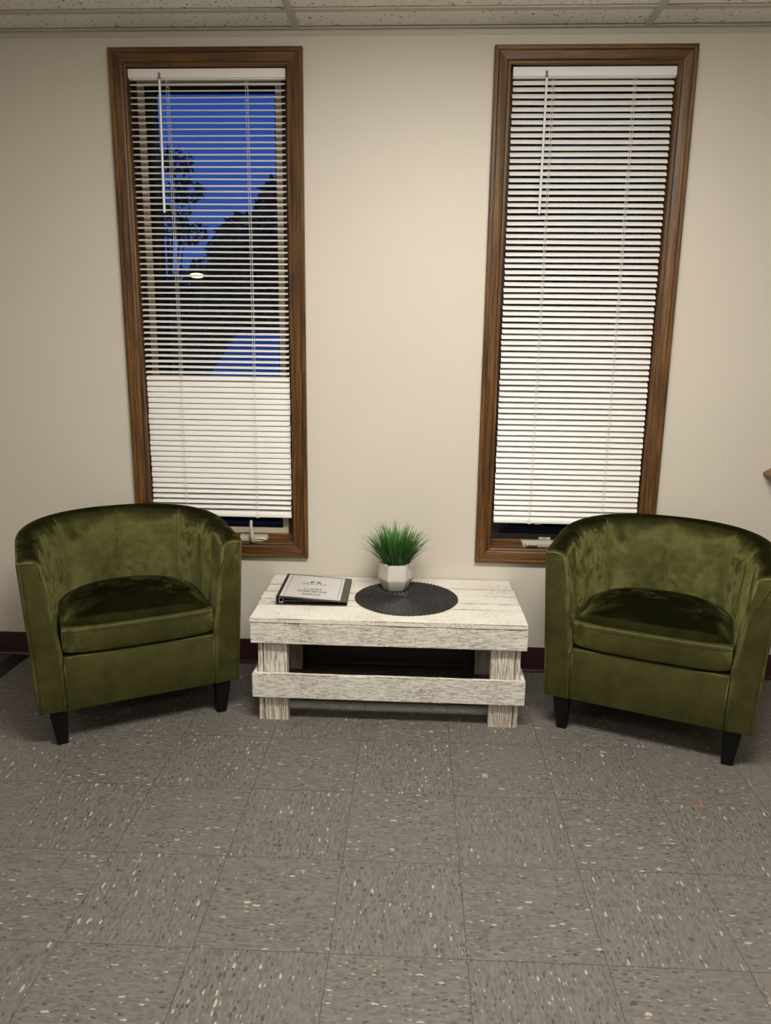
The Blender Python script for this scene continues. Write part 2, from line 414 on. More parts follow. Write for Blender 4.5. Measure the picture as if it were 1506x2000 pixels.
# ------------------------------------------------------------------ windows
def casing_side(side, x0, x1, z0, z1):
    W = .060
    prof = [(0, 0), (0, .011), (.003, .013), (.009, .0135), (.0115, .0115), (.0135, .0135), (.018, .0155), (.040, .0185), (.0435, .0165), (.046, .0195), (.056, .0205), (.0595, .018), (.0600, 0)]
    def at(corner, d, h):
        sx = -1 if corner[0] == x0 else 1; sz = -1 if corner[1] == z0 else 1
        return (corner[0] + sx * d, -h, corner[1] + sz * d)
    c = {'l': ((x0, z0), (x0, z1)), 'r': ((x1, z0), (x1, z1)), 't': ((x0, z1), (x1, z1)), 'b': ((x0, z0), (x1, z0))}[side]
    bm = bmesh.new()
    loft(bm, [[at(c[0], d, h) for d, h in prof], [at(c[1], d, h) for d, h in prof]], True, True)
    return bm
def frame(bm, x0, x1, z0, z1, w, y0, y1, wl=None, wr=None, wb=None, wt=None):
    wl, wr, wb, wt = wl or w, wr or w, wb or w, wt or w
    box(bm, x0, x0 + wl, y0, y1, z0, z1); box(bm, x1 - wr, x1, y0, y1, z0, z1)
    box(bm, x0 + wl, x1 - wr, y0, y1, z0, z0 + wb); box(bm, x0 + wl, x1 - wr, y0, y1, z1 - wt, z1)
def build_window(k, x0, x1):
    z0, z1 = WZ
    w = structure(empty('window_%d' % (k + 1), ((x0 + x1) / 2, 0, z0)))
    def P(name, bm, m, **kw):
        o = link(name, bm, m, w, **kw); o.matrix_parent_inverse = Matrix.Translation(-w.location); return o
    for sd in 'lrtb':
        o = P('casing', casing_side(sd, x0, x1, z0, z1), MAT['stain_z' if sd in 'lr' else 'stain_x'], smooth=True, angle=25)
    bm = bmesh.new()
    box(bm, x0 - J, x0, 0, .15, z0 - J, z1 + J); box(bm, x1, x1 + J, 0, .15, z0 - J, z1 + J)
    P('side_jamb', bm, MAT['stain_z'])
    bm = bmesh.new(); box(bm, x0, x1, 0, .15, z1, z1 + J); P('head_jamb', bm, MAT['stain_x'])
    bm = bmesh.new(); box(bm, x0, x1, 0, .15, z0 - J, z0, 0)
    box(bm, x0, x1, .034, .062, z0, z0 + .026, .002)
    box(bm, x0, x1, .0, .034, z0, z0 + .004, .001)
    P('sill', bm, MAT['stain_x'])
    bm = bmesh.new()
    box(bm, x0, x0 + .016, .046, .075, z0 + .026, z1); box(bm, x1 - .028, x1, .046, .075, z0 + .026, z1); box(bm, x0 + .016, x1 - .028, .046, .075, z1 - .02, z1)
    P('stop', bm, MAT['stain_dark'])
    zs = z0 + .026
    bm = bmesh.new()
    frame(bm, x0 + .016, x1 - .028, zs, z1 - .02, .024, .050, .060, wb=.022)
    bmesh.ops.remove_doubles(bm, verts=bm.verts[:], dist=1e-6)
    P('screen_frame', bm, MAT['cream' if k == 0 else 'bronze'])
    bm = bmesh.new()
    frame(bm, x0, x1, z0 + .0, z1, .062, .085, .135, wb=.055, wt=.048)
    P('sash', bm, MAT['sash'])
    bm = bmesh.new(); box(bm, x0 + .056, x1 - .056, .112, .116, z0 + .05, z1 - .043); P('glass_pane', bm, MAT['glass'])
    # crank operator on the sill face
    bm = bmesh.new()
    if k == 0:
        xa, xb = -.835, -.722
        prof = lambda s, ins: [(x_, z_) for x_, z_ in ((xa + ins, z0 - .007 + .006 + ins), (xb - .014 - ins, z0 - .007 + .004 + ins), (xb - ins, z0 - .007 + .013 + ins), (xb - ins * 1.2, z0 - .007 + .024 - ins), (xb - .008 - ins, z0 - .007 + .031 - ins), (xa + ins, z0 - .007 + .031 - ins))]
        loft(bm, [[(x_, y_, z_) for x_, z_ in prof(0, i_)] for y_, i_ in ((.034, 0), (.004, 0), (-.006, .003), (-.010, .007))])
        op = P('crank_operator', bm, MAT['putty'], smooth=True, angle=35)
        bm = bmesh.new()
        tube(bm, [(-.776, -.004, z0 + .000), (-.777, -.018, z0 + .010), (-.779, -.022, z0 + .032), (-.781, -.015, z0 + .058), (-.784, -.012, z0 + .064), (-.784, -.007, z0 + .082), (-.784, -.007, z0 + .092)],
             [.008, .0105, .0095, .0065, .0068, .0070, .0045], 12)
        h = P('crank_handle', bm, MAT['putty'], smooth=True)
    else:
        xa, xb = .315, .440
        loft(bm, [[(xa + a, y_, z0 - .005 + .003 + b), (xb - a, y_, z0 - .005 + .003 + b), (xb + .01 - a * 2.2, y_, z0 - .005 + .033 - b), (xa - .006 + a * 1.2, y_, z0 - .005 + .033 - b)] for y_, a, b in ((.034, 0, 0), (.014, .001, 0), (.004, .006, .006), (.001, .012, .009))])
        op = P('crank_operator', bm, MAT['putty'], smooth=True, angle=25)
        bm = bmesh.new()
        tube(bm, [(.372, .006, z0 - .005 + .020), (.370, -.006, z0 - .005 + .021), (.355, -.008, z0 - .005 + .022), (.338, -.009, z0 - .005 + .0235)], [.006, .0058, .0050, .0040], 10)
        bmesh.ops.create_uvsphere(bm, u_segments=16, v_segments=10, radius=.0078, matrix=Matrix.Translation((.333, -.009, z0 - .005 + .024)))
        P('crank_handle', bm, MAT['putty'], smooth=True)
        # small white sticker with a row of printed marks
        bm = bmesh.new(); box(bm, .385, .432, .0468, .0474, z0 + .0265, z0 + .0355)
        st = P('sticker', bm, MAT['label_white']); st['label'] = 'small white printed sticker'
        bm = bmesh.new()
        letters(bm, 'LAMI', .3965, z0 + .0280, .0060, .0056, lambda u_, v_: (u_, .0465, v_), thick=.18, gap=.25)
        a_ = Matrix.Translation((.390, .0465, z0 + .031))
        for q in range(16):
            q0, q1 = 2 * pi * q / 16, 2 * pi * (q + 1) / 16
            bm.faces.new([bm.verts.new(a_ @ Vector((r_ * cos(g_), 0, r_ * sin(g_)))) for r_, g_ in ((.0020, q0), (.0028, q0), (.0028, q1), (.0020, q1))])
        o = link('print', bm, MAT['ink'], st)
    return w

# stroke lettering with small serifs: polylines on a 0..1 x 0..1 cell, (width, strokes)
GLY = {
 'R': (.85, [[(.12, 0), (.12, 1)], [(.12, 1), (.5, 1), (.68, .88), (.68, .64), (.5, .52), (.12, .52)], [(.42, .52), (.8, 0)]], [(.12, 0), (.12, 1), (.8, 0)]),
 'E': (.75, [[(.12, 0), (.12, 1)], [(.12, 1), (.68, 1), (.68, .86)], [(.12, .5), (.5, .5)], [(.12, 0), (.70, 0), (.70, .15)]], [(.12, 0), (.12, 1)]),
 'N': (.95, [[(.14, 0), (.14, 1)], [(.14, 1), (.82, 0)], [(.82, 0), (.82, 1)]], [(.14, 0), (.14, 1), (.82, 1)]),
 'O': (.95, [[(.48 + .38 * cos(a), .5 + .5 * sin(a)) for a in [2 * pi * q / 16 for q in range(17)]]], []),
 'V': (.9, [[(.08, 1), (.46, 0), (.84, 1)]], [(.08, 1), (.84, 1)]),
 'A': (.9, [[(.08, 0), (.46, 1), (.84, 0)], [(.22, .34), (.70, .34)]], [(.08, 0), (.84, 0)]),
 'C': (.85, [[(.46 + .36 * cos(a), .5 + .5 * sin(a)) for a in [radians(45 + 270 * q / 14) for q in range(15)]]], []),
 'L': (.75, [[(.14, 1), (.14, 0), (.68, 0), (.68, .16)]], [(.14, 0), (.14, 1)]),
 'I': (.4, [[(.2, 0), (.2, 1)]], [(.2, 0), (.2, 1)]),
 'T': (.8, [[(.4, 0), (.4, 1)], [(.06, .85), (.06, 1), (.74, 1), (.74, .85)]], [(.4, 0)]),
 'H': (.95, [[(.14, 0), (.14, 1)], [(.80, 0), (.80, 1)], [(.14, .5), (.80, .5)]], [(.14, 0), (.14, 1), (.80, 0), (.80, 1)]),
 'M': (1.1, [[(.14, 0), (.14, 1), (.54, .1), (.94, 1), (.94, 0)]], [(.14, 0), (.14, 1), (.94, 0), (.94, 1)]),
 'W': (1.2, [[(.06, 1), (.34, 0), (.6, .9), (.86, 0), (1.14, 1)]], [(.06, 1), (1.14, 1)]),
 'K': (.9, [[(.14, 0), (.14, 1)], [(.74, 1), (.16, .42)], [(.34, .60), (.80, 0)]], [(.14, 0), (.14, 1), (.80, 0), (.74, 1)]),
 'B': (.8, [[(.12, 0), (.12, 1)], [(.12, 1), (.48, 1), (.64, .88), (.64, .66), (.48, .54), (.12, .54)], [(.48, .54), (.70, .42), (.70, .14), (.5, 0), (.12, 0)]], [(.12, 0), (.12, 1)]),
 'D': (.9, [[(.12, 0), (.12, 1)], [(.12, 1), (.46, 1), (.74, .8), (.80, .5), (.74, .2), (.46, 0), (.12, 0)]], [(.12, 0), (.12, 1)]),
}
def text_width(s, hgt, gap): return sum((GLY[c][0] if c in GLY else .5) * hgt for c in s) + gap * hgt * (len(s) - 1)
def letters(bm, s, x, y, hgt, wsc, place, thick=.14, gap=.12):
    for c in s:
        if c not in GLY: x += .5 * hgt; continue
        wd, strokes, serifs = GLY[c]
        def quad(a, b, t):
            d = Vector((b[0] - a[0], b[1] - a[1])); L = d.length
            if L < 1e-6: return
            n_ = Vector((-d.y, d.x)) / L * t / 2; e = d / L * t * .35
            pts = [Vector(a) - e + n_, Vector(a) - e - n_, Vector(b) + e - n_, Vector(b) + e + n_]
            bm.faces.new([bm.verts.new(place(x + p_.x * hgt, y + p_.y * hgt)) for p_ in pts])
        for st in strokes:
            for a, b in zip(st, st[1:]):
                vert = abs(b[1] - a[1]) > abs(b[0] - a[0])
                quad(a, b, thick if vert else thick * .6)
        for (sx_, sy_) in serifs: quad((sx_ - .13, sy_), (sx_ + .13, sy_), thick * .55)
        x += (wd + gap) * hgt

windows = [build_window(k, *WIN[k]) for k in range(2)]

# ------------------------------------------------------------------ blinds
def build_blind(k, x0, x1, tilt, label):
    zt, zb = 2.284, .637
    yc = .017
    t = empty('window_blind', ((x0 + x1) / 2, yc, zt)); tag(t, label, 'blind', 'white slatted blinds on the two windows')
    inv = Matrix.Translation(-t.location)
    def P(name, bm, m, par=t, **kw):
        o = link(name, bm, m, par, **kw)
        o.matrix_parent_inverse = inv if par is t else Matrix.Identity(4); return o
    bm = bmesh.new(); box(bm, x0, x1, yc - .013, yc + .013, zt - .030, zt, .0008)
    box(bm, x0 + .001, x1 - .001, yc - .006, yc + .011, zt - .0335, zt - .029)
    P('headrail', bm, MAT['slat'])
    bm = bmesh.new()
    n = 75; z_first = 2.236; pitch = (z_first - (zb + .014)) / (n - 1)
    rr = random.Random(20 + k)
    xa, xb = x0 + .002, x1 - .004
    for i in range(n):
        z = z_first - i * pitch; a = radians(tilt(i / (n - 1)) + rr.uniform(-1.4, 1.4))
        sag = rr.uniform(-.0010, .0010); dx = rr.uniform(-.0012, .0012); skew = rr.uniform(-.0008, .0008)
        W = .025
        cross = []
        for q in range(7):
            s_ = -1 + 2 * q / 6                       # -1 = room edge, +1 = glass edge
            cross.append((s_ * W / 2, .0022 * (1 - s_ * s_)))
        cross = cross + [(a_, b_ - .0005) for a_, b_ in reversed(cross)]
        ring = []
        for xf, nar in ((0, .80), (.006, 1), (.25, 1), (.5, 1), (.75, 1), (.994, 1), (1, .80)):
            X = xa + dx + (xb - xa) * xf
            dz = sag * sin(pi * xf) + skew * (xf - .5) * 2
            ring.append([(X, yc + (u_ * cos(a) - v_ * sin(a)) * nar + (0), z + dz + (u_ * sin(a) + v_ * cos(a)) * nar) for u_, v_ in cross])
        loft(bm, ring)
    P('slats', bm, MAT['slat'], smooth=True, angle=50)
    bm = bmesh.new()
    box(bm, x0 + .001, x1 - .003, yc - .012, yc + .012, zb - .006, zb + .007, .003)
    br = P('bottom_rail', bm, MAT['slat'], smooth=True, angle=40)
    for cx in (x0 + .143, x1 - .142):
        bm = bmesh.new(); box(bm, cx - .007, cx + .007, yc - .0145, yc - .010, zb - .008, zb + .006, .0015)
        P('cord_clip', bm, MAT['cord'])
    bm = bmesh.new(); box(bm, x0 + (.215 if k == 0 else .168), x0 + (.245 if k == 0 else .192), yc + .0, yc + .012, zb - .013, zb - .004, .001)
    P('bracket_tag', bm, MAT['tag'])
    for cx in (x0 + .143, x1 - .142):
        bm = bmesh.new()
        for oy, ox in ((-.0135, -.0035), (-.0135, .0035), (.0135, 0)):
            tube(bm, [(cx + ox, yc + oy, zt - .03), (cx + ox + .001, yc + oy, (zt + zb) / 2), (cx + ox, yc + oy, zb - .005)], .0007, 5)
        for i in range(n - 1):
            z = z_first - (i + .6) * pitch
            if i % 2 == 0: tube(bm, [(cx - .0035, yc - .0138, z + .003), (cx + .0035, yc - .0138, z - .003)], .0006, 4)
        P('ladder_cord', bm, MAT['cord'])
    wx = x0 + .118
    bm = bmesh.new()
    tube(bm, [(wx, yc - .020, 2.247), (wx - .001, yc - .026, 2.02), (wx - .003, yc - .028, 1.797), (wx - .003, yc - .028, 1.793)], [.0042, .0042, .0046, .003], 6)
    wd = P('tilt_wand', bm, MAT['slat'])
    bm = bmesh.new()
    tube(bm, [(wx - .001, yc - .012, 2.264), (wx - .001, yc - .017, 2.268), (wx, yc - .020, 2.260), (wx, yc - .020, 2.246)], [.0028, .0032, .0034, .005], 8)
    P('wand_hook', bm, MAT['clear_hook'])
    return t
def tilt_left(f):
    if f < .655: return 27 - 8 * min(1, f / .45) + (4 * max(0, (f - .45) / .2))
    if f < .67: return 46
    if f < .93: return 68
    return 52 - 18 * (f - .93) / .07
def tilt_right(f): return 51 - 12 * min(1, f / .35) + 16 * max(0, (f - .35) / .65)
build_blind(0, -1.194 + .002, -.617, tilt_left, 'white slatted blind on the left window, open above and closed below')
build_blind(1, .185 + .009, .764, tilt_right, 'white slatted blind on the right window, slats evenly half closed')

# ------------------------------------------------------------------ armchairs
HB, HT = .125, .655            # body bottom, arm top at the front
DEP = .562
def top_z(y): return HT + .038 * max(0, min(1, y / DEP)) ** 1.1
def lerp(a, b, t): return a + (b - a) * t
def plan(u, w, d, y0, n=2.35):
    """u in -1..1 along a U from left front to right front"""
    L1 = y0; L2 = 1.62 * (w + d - y0) / 2 * 1.0
    ub = L2 / (L1 + L2)
    au = abs(u); sg = -1 if u < 0 else 1
    if au > ub:
        return sg * w, y0 * (1 - (au - ub) / (1 - ub))
    th = (pi / 2) * (1 - au / ub)
    return sg * w * abs(cos(th)) ** (2 / n), y0 + (d - y0) * abs(sin(th)) ** (2 / n)
def w_out(z): return lerp(.333, .358, max(0, min(1, (z - HB) / (HT - HB))))
def d_out(z): return lerp(DEP - .045, DEP, max(0, min(1, (z - HB) / (HT - HB))))
def w_in(z): f = max(0, min(1, (z - .33) / (HT - .33))); return lerp(.247, .286, f ** .85)
def d_in(z): f = max(0, min(1, (z - .33) / (HT - .33))); return lerp(.448, .492, f)
Y0 = .21
SEAMS = (-.36, 0.0, .36)
def bulge(u):
    cuts = (-.80,) + SEAMS + (.80,)
    for a, b in zip(cuts, cuts[1:]):
        if a <= u <= b:
            s = (u - a) / (b - a); return max(0.0, 1 - abs(2 * s - 1) ** 4.5)
    return 0.0
def shell_profile(u):
    """list of 3D points round the section of the tub wall at u, plus 2D helpers"""
    xo, yo = plan(u, w_out(HT), d_out(HT), Y0)
    zt = top_z(yo)
    P3 = []
    def O(z, ins=0.0):
        a = plan(u, w_out(z), d_out(z), Y0); b = plan(u, w_in(z), d_in(z), Y0 * .95)
        L = sqrt((a[0] - b[0]) ** 2 + (a[1] - b[1]) ** 2); f = ins / L
        return Vector((lerp(a[0], b[0], f), lerp(a[1], b[1], f), z))
    def I(z, ins=0.0):
        a = plan(u, w_in(z), d_in(z), Y0 * .95); b = plan(u, w_out(z), d_out(z), Y0)
        L = sqrt((a[0] - b[0]) ** 2 + (a[1] - b[1]) ** 2)
        bl = .020 * bulge(u) * max(0, min(1, (zt - z) / .05)) * max(0, min(1, (z - .30) / .05 + .3))
        f = (ins - bl) / L
        return Vector((lerp(a[0], b[0], f), lerp(a[1], b[1], f), z))
    ro, ri = .014, .026
    for k in range(9): P3.append(O(lerp(HB, zt - ro, k / 8)))
    for k in range(1, 5):
        th = pi / 2 * k / 4; p = O(zt - ro + ro * sin(th), ro * (1 - cos(th))); p.z = zt - ro + ro * sin(th); P3.append(p)
    a, b = P3[-1].copy(), I(zt, ri); b.z = zt
    for k in (1, 2, 3):
        p = a.lerp(b, k / 4); p.z = zt + .003 * sin(pi * k / 4); P3.append(p)
    for k in range(0, 5):
        th = pi / 2 * k / 4; z = zt - ri + ri * cos(th); p = I(z, ri * (1 - sin(th))); p.z = z; P3.append(p)
    for k in range(1, 13): P3.append(I(lerp(zt - ri, .30, k / 12)))
    P3.append(I(.26)); P3.append(I(.125))
    return P3
def build_chair_meshes():
    res = {}
    bm = bmesh.new(); rings = []
    us = [-1 + 2 * i / 360 for i in range(361)]
    def inset(ring, e):
        c = []
        n = len(ring)
        for i, p in enumerate(ring):                       # section lies in an x-z plane at the arm fronts
            a, b = ring[i - 1], ring[(i + 1) % n]
            d = Vector((b.x - a.x, b.z - a.z)); d = d.normalized() if d.length > 1e-9 else Vector((1, 0))
            nn = Vector((-d.y, d.x)); c.append((p, nn))
        ctr = Vector((sum(p.x for p in ring) / n, sum(p.z for p in ring) / n))
        sgn = 1 if sum(nn.dot(ctr - Vector((p.x, p.z))) for p, nn in c) > 0 else -1
        return [Vector((p.x + sgn * nn.x * e, p.y, p.z + sgn * nn.y * e)) for p, nn in c]
    re = .016
    for i, u in enumerate(us):
        ring = shell_profile(u)
        if i == 0:
            for k in (4, 3, 2, 1):
                th = pi / 2 * k / 4; q = inset(ring, re * (1 - cos(th)))
                rings.append([Vector((p.x, p.y - re * sin(th), p.z)) for p in q])
        rings.append(ring)
        if i == len(us) - 1:
            for k in (1, 2, 3, 4):
                th = pi / 2 * k / 4; q = inset(ring, re * (1 - cos(th)))
                rings.append([Vector((p.x, p.y - re * sin(th), p.z)) for p in q])
    loft(bm, rings)
    res['tub_back'] = (bm, 'velvet', True, 50)
    # front panel and seat deck
    bm = bmesh.new()
    prof = []
    for (y, z) in ((-.010, .128), (-.0115, .135), (-.012, .20), (-.012, .309), (-.010, .315), (-.006, .318), (.03, .319), (.44, .319), (.44, .128)): prof.append((y, z))
    loft(bm, [[(x, y, z) for y, z in prof] for x in (-.243, -.12, 0, .12, .243)])
    res['front_panel'] = (bm, 'velvet', True, 40)
    # seat cushion: D-shaped, crowned
    bm = bmesh.new()
    base = []
    wC, dC = .2455, .458
    for i in range(61):
        u = -1 + 2 * i / 60; x, y = plan(u, wC, dC, .20, 2.3); base.append((x, max(y, -.004)))
    nf = 24
    for i in range(1, nf):
        f = i / nf; x = lerp(wC, -wC, f); base.append((x, -.004 - .022 * (1 - abs(2 * f - 1) ** 4)))
    cx, cy = 0, .20
    def ringz(sc, z, dish=0): 
        out = []
        for x, y in base:
            X, Yv = cx + (x - cx) * sc, cy + (y - cy) * sc
            front = max(0, min(1, (.22 - Yv) / .24))
            zz = z
            if callable(z): zz = z(X, Yv)
            out.append((X, Yv, zz))
        return out
    zb_, zt_ = .3205, .418
    def off(e): return 1 - e / .24
    R_ = .020
    rs = [ringz(.3, zb_ + .002), ringz(off(.03), zb_), ]
    for k in range(5):
        th = pi / 2 * k / 4; rs.append(ringz(off(.016 * (1 - sin(th))), zb_ + .016 * (1 - cos(th))))
    rs.append(ringz(1.006, lerp(zb_, zt_, .5)))
    for k in range(6):
        th = pi / 2 * k / 5; rs.append(ringz(off(.014 * (1 - cos(th))), zt_ - .014 + .014 * sin(th)))
    for e in (.030, .055, .09, .13, .17, .205, .225):
        rs.append(ringz(off(e), zt_ + .037 * (1 - (1 - e / .24) ** 2) ** .65))
    loft(bm, rs)
    res['seat_cushion'] = (bm, 'velvet', True, 60)
    # stitched piping round the top edge of the cushion
    bm = bmesh.new()
    pts = [(p[0], p[1], p[2]) for p in ringz(off(.0045), zt_ - .004)]; pts.append(pts[0])
    tube(bm, pts, .0032, 6, False)
    res['cushion_piping'] = (bm, 'velvet', True, None)
    def dashes(bm, pts, n_=Vector((0, -1, 0)), step=.0075, ln=.0050, wdt=.0011):
        pts = [Vector(p) for p in pts]
        acc = 0.0; d = 0.0
        segs = [(a, b, (b - a).length) for a, b in zip(pts, pts[1:])]
        total = sum(s[2] for s in segs)
        def at(s):
            for a, b, L in segs:
                if s <= L: return a.lerp(b, s / L), (b - a).normalized()
                s -= L
            return segs[-1][1], (segs[-1][1] - segs[-1][0]).normalized()
        s = 0
        while s < total - ln:
            p, t_ = at(s); q, _ = at(s + ln); sd = t_.cross(n_).normalized() * wdt / 2; up = n_ * .0007
            base_ = [p - sd, p + sd, q + sd, q - sd]
            loft(bm, [[b_ - n_ * .001 for b_ in base_], [b_ + up for b_ in base_]])
            s += step
    bm = bmesh.new()
    front = [p for p in ringz(1.004, zt_ - .020) if p[1] < .0]
    front.sort(key=lambda p: p[0]); dashes(bm, [(x, y - .0006, z) for x, y, z in front])
    res['cushion_stitching'] = (bm, 'thread', False, None)
    # seam ridges on the inner back
    pipes = []
    for s in SEAMS:
        bm = bmesh.new(); pr = shell_profile(s)
        ptsS = pr[17:34]
        tube(bm, [p + Vector((0, -.0030, -.001)) for p in ptsS], .0052, 10)
        pipes.append(bm)
    res['pipes'] = pipes
    # stitch lines on the arm fronts and beside the front panel
    yf = -.0164; res['stitches'] = []
    for sg in (-1, 1):
        bm = bmesh.new(); res['stitches'].append(bm)
        dashes(bm, [(sg * .322, yf, .14), (sg * .343, yf, .640)])
        dashes(bm, [(sg * .296, yf, .640), (sg * .290, yf, .60), (sg * .270, yf, .50), (sg * .258, yf, .40), (sg * .252, yf, .34), (sg * .2475, yf, .30), (sg * .2465, yf, .14)])
        dashes(bm, [(sg * .3425, yf, .6405), (sg * .297, yf, .6405)])
    res['seams'] = []
    for sg in (-1, 1):
        bm = bmesh.new(); tube(bm, [(sg * .2435, -.0105, .130), (sg * .2435, -.0115, .22), (sg * .2435, -.0115, .32)], .0026, 6); res['seams'].append(bm)
    return res
def leg_bm(cx, cy, sx, sy):
    bm = bmesh.new(); rings = []
    for z, h, ox, oy in ((.128, .0285, 0, 0), (.10, .0265, 0, 0), (.05, .022, 0, 0), (.006, .0185, 0, 0), (.0015, .0178, 0, 0), (0, .0155, 0, 0)):
        f = 1 - z / .128
        X = cx - sx * .006 * f; Yv = cy + sy * .006 * f
        r = h * .38; ring = []
        for k, (ax, ay) in enumerate(((1, 1), (-1, 1), (-1, -1), (1, -1))):
            for q in range(5):
                th = pi / 2 * (k + q / 4)
                ring.append((X + ax * (h - r) + r * cos(th), Yv + ay * (h - r) + r * sin(th), z))
        rings.append(ring)
    loft(bm, rings); return bm
def make_chair(loc, rz, label):
    t = empty('armchair', loc, rz); tag(t, label, 'armchair', 'green velvet tub armchairs')
    res = build_chair_meshes(); pipes = res.pop('pipes'); seams = res.pop('seams'); stitches = res.pop('stitches')
    def L(nm, key, par):
        bm, m, sm, ang = res[key]; return link(nm, bm, MAT[m], par, smooth=sm, angle=ang)
    tb = L('tub_back', 'tub_back', t)
    for b in pipes: link('piping', b, MAT['velvet'], tb, smooth=True)
    for b in stitches: link('stitching', b, MAT['thread'], tb)
    fp = L('front_panel', 'front_panel', t)
    for b in seams: link('seam', b, MAT['velvet'], fp, smooth=True)
    sc = L('seat_cushion', 'seat_cushion', t); L('piping', 'cushion_piping', sc); L('stitching', 'cushion_stitching', sc)
    for sx in (-1, 1):
        link('leg', leg_bm(sx * .274, .022, sx, 1), MAT['black_leg'], t, smooth=True, angle=40)
    for sx in (-1, 1):
        link('leg', leg_bm(sx * .215, .470, sx, -1), MAT['black_leg'], t, smooth=True, angle=40)
    return t
chairL = make_chair((-1.0375, -.582, 0), math.atan2(.483, .876), 'green velvet tub armchair left of the white table, before the left window')
def copy_tree(o, parent=None):
    c = o.copy(); COL.objects.link(c)
    if parent is not None: c.parent = parent
    for ch in [x for x in list(bpy.data.objects) if x.parent == o]: copy_tree(ch, c)
    return c
chairR = copy_tree(chairL)
chairR.location = (.6595, -.5865, 0); chairR.rotation_euler = (0, 0, math.atan2(-.383, .923))
chairR['label'] = 'green velvet tub armchair right of the white table, before the right window'

# ------------------------------------------------------------------ coffee table
tz = .392
tb = tag(empty('coffee_table', (-.2, -.25, 0)), 'low whitewashed rough plank coffee table between the two armchairs', 'table')
TINV = Matrix.Translation((.2, .25, 0))
def rough_board(x0, x1, y0, y1, z0, z1, seed, axis='x', amp=.0022, bev=.002):
    """a sawn board with slightly wandering edges"""
    bm = bmesh.new(); r = random.Random(seed)
    n = 26
    dims = {'x': (x0, x1), 'y': (y0, y1), 'z': (z0, z1)}[axis]
    rings = []
    for i in range(n + 1):
        a = lerp(dims[0], dims[1], i / n)
        def j(s): return amp * (noise.noise(Vector((a * 9 + s * 7.3, seed * 3.1, s))) + .5 * noise.noise(Vector((a * 31 + s, seed, 2.0))))
        b = bev
        def c8(p0, p1, q0, q1, s):
            p0 += j(1 + s); p1 += j(2 + s); q0 += j(3 + s) * .5; q1 += j(4 + s) * .5
            return [(p0 + b, q0), (p1 - b, q0), (p1, q0 + b), (p1, q1 - b), (p1 - b, q1), (p0 + b, q1), (p0, q1 - b), (p0, q0 + b)]
        if axis == 'x': rings.append([(a, p, q) for p, q in c8(y0, y1, z0, z1, 0)])
        elif axis == 'z': rings.append([(p, q, a) for p, q in c8(x0, x1, y0, y1, 0)])
        else: rings.append([(p, a, q) for p, q in c8(x0, x1, z0, z1, 0)])
    V = loft(bm, rings)
    idx = {}
    for r_ in V:
        for q, v in enumerate(r_): idx[v] = q
    for f in bm.faces:
        if len(f.verts) == 4 and {idx[v] for v in f.verts} in ({1, 2}, {3, 4}, {5, 6}, {7, 0}): f.material_index = 1
    return bm
def TP(name, bm, m):
    o = link(name, bm, [MAT[m], MAT['ww_edge']], tb); o.matrix_parent_inverse = TINV
    return o
yb = [-.006, -.128, -.210, -.295, -.361, -.505]
ends = [(-.690, .266), (-.686, .270), (-.689, .272), (-.685, .274), (-.682, .276)]
for i in range(5):
    TP('top_plank', rough_board(ends[i][0], ends[i][1], yb[i + 1] + .0008, yb[i] - .0008, tz - .017, tz, 11 + i, 'x', .0018, .0021), 'ww_top')
TP('apron', rough_board(-.680, .277, -.505, -.484, .299, tz - .018, 31, 'x'), 'ww_rail')
TP('apron', rough_board(-.680, .272, -.030, -.010, .299, tz - .018, 32, 'x'), 'ww_rail')
TP('apron', rough_board(-.679, -.662, -.483, -.031, .300, tz - .018, 33, 'y'), 'ww_side')
TP('apron', rough_board(.258, .275, -.483, -.031, .300, tz - .018, 34, 'y'), 'ww_side')
TP('rail', rough_board(-.679, .278, -.503, -.484, .094, .184, 35, 'x'), 'ww_rail')
TP('rail', rough_board(-.679, -.662, -.483, -.012, .096, .185, 36, 'y'), 'ww_side')
TP('rail', rough_board(.261, .278, -.483, -.012, .096, .185, 37, 'y'), 'ww_side')
def leg2(a, b, y0, y1, z0, z1, split, seed):
    bm = rough_board(a, split - .0012, y0, y1, z0, z1, seed, 'z', .0009, .0014)
    b2 = rough_board(split + .0012, b, y0, y1, z0, z1, seed + 3, 'z', .0009, .0014)
    me = bpy.data.meshes.new('tmp'); b2.to_mesh(me); bm.from_mesh(me); b2.free(); bpy.data.meshes.remove(me); return bm
TP('leg', leg2(-.661, -.557, -.483, -.447, 0, tz - .018, -.642, 41), 'ww_leg')
TP('leg', leg2(.157, .260, -.483, -.447, 0, tz - .018, .242, 47), 'ww_leg')
TP('leg', leg2(-.661, -.575, -.0475, -.031, 0, tz - .018, -.640, 53), 'ww_leg')
TP('leg', leg2(.138, .260, -.0475, -.031, 0, tz - .018, .242, 59), 'ww_leg')

# ------------------------------------------------------------------ placemat
bm = bmesh.new()
RM = .1925; nr, na = 200, 660
V = []
for i in range(nr + 1):
    f = i / nr; row = []
    for k in range(na):
        th = 2 * pi * k / na
        sc = 1 + (.014 * cos(84 * th)) * max(0, (f - .93) / .07)
        r = RM * f * sc
        ringn = r / .0102; fr = ringn - math.floor(ringn)
        cnt = max(6, round(2 * pi * (math.floor(ringn) + .5) * .0102 / .0150))
        ph = cnt * th + (math.floor(ringn) % 2) * pi
        zz = .0006 + .0052 * abs(sin(pi * fr)) ** 1.1 * (.56 + .44 * sin(ph + 5.0 * (abs(fr - .5))))
        if f > .975: zz *= .75
        row.append(bm.verts.new((r * cos(th), r * sin(th), zz)))
    V.append(row)
for i in range(1, nr):
    for k in range(na):
        bm.faces.new((V[i][k], V[i][(k + 1) % na], V[i + 1][(k + 1) % na], V[i + 1][k]))
bm.faces.new(V[1])
for v in V[0]: bm.verts.remove(v)
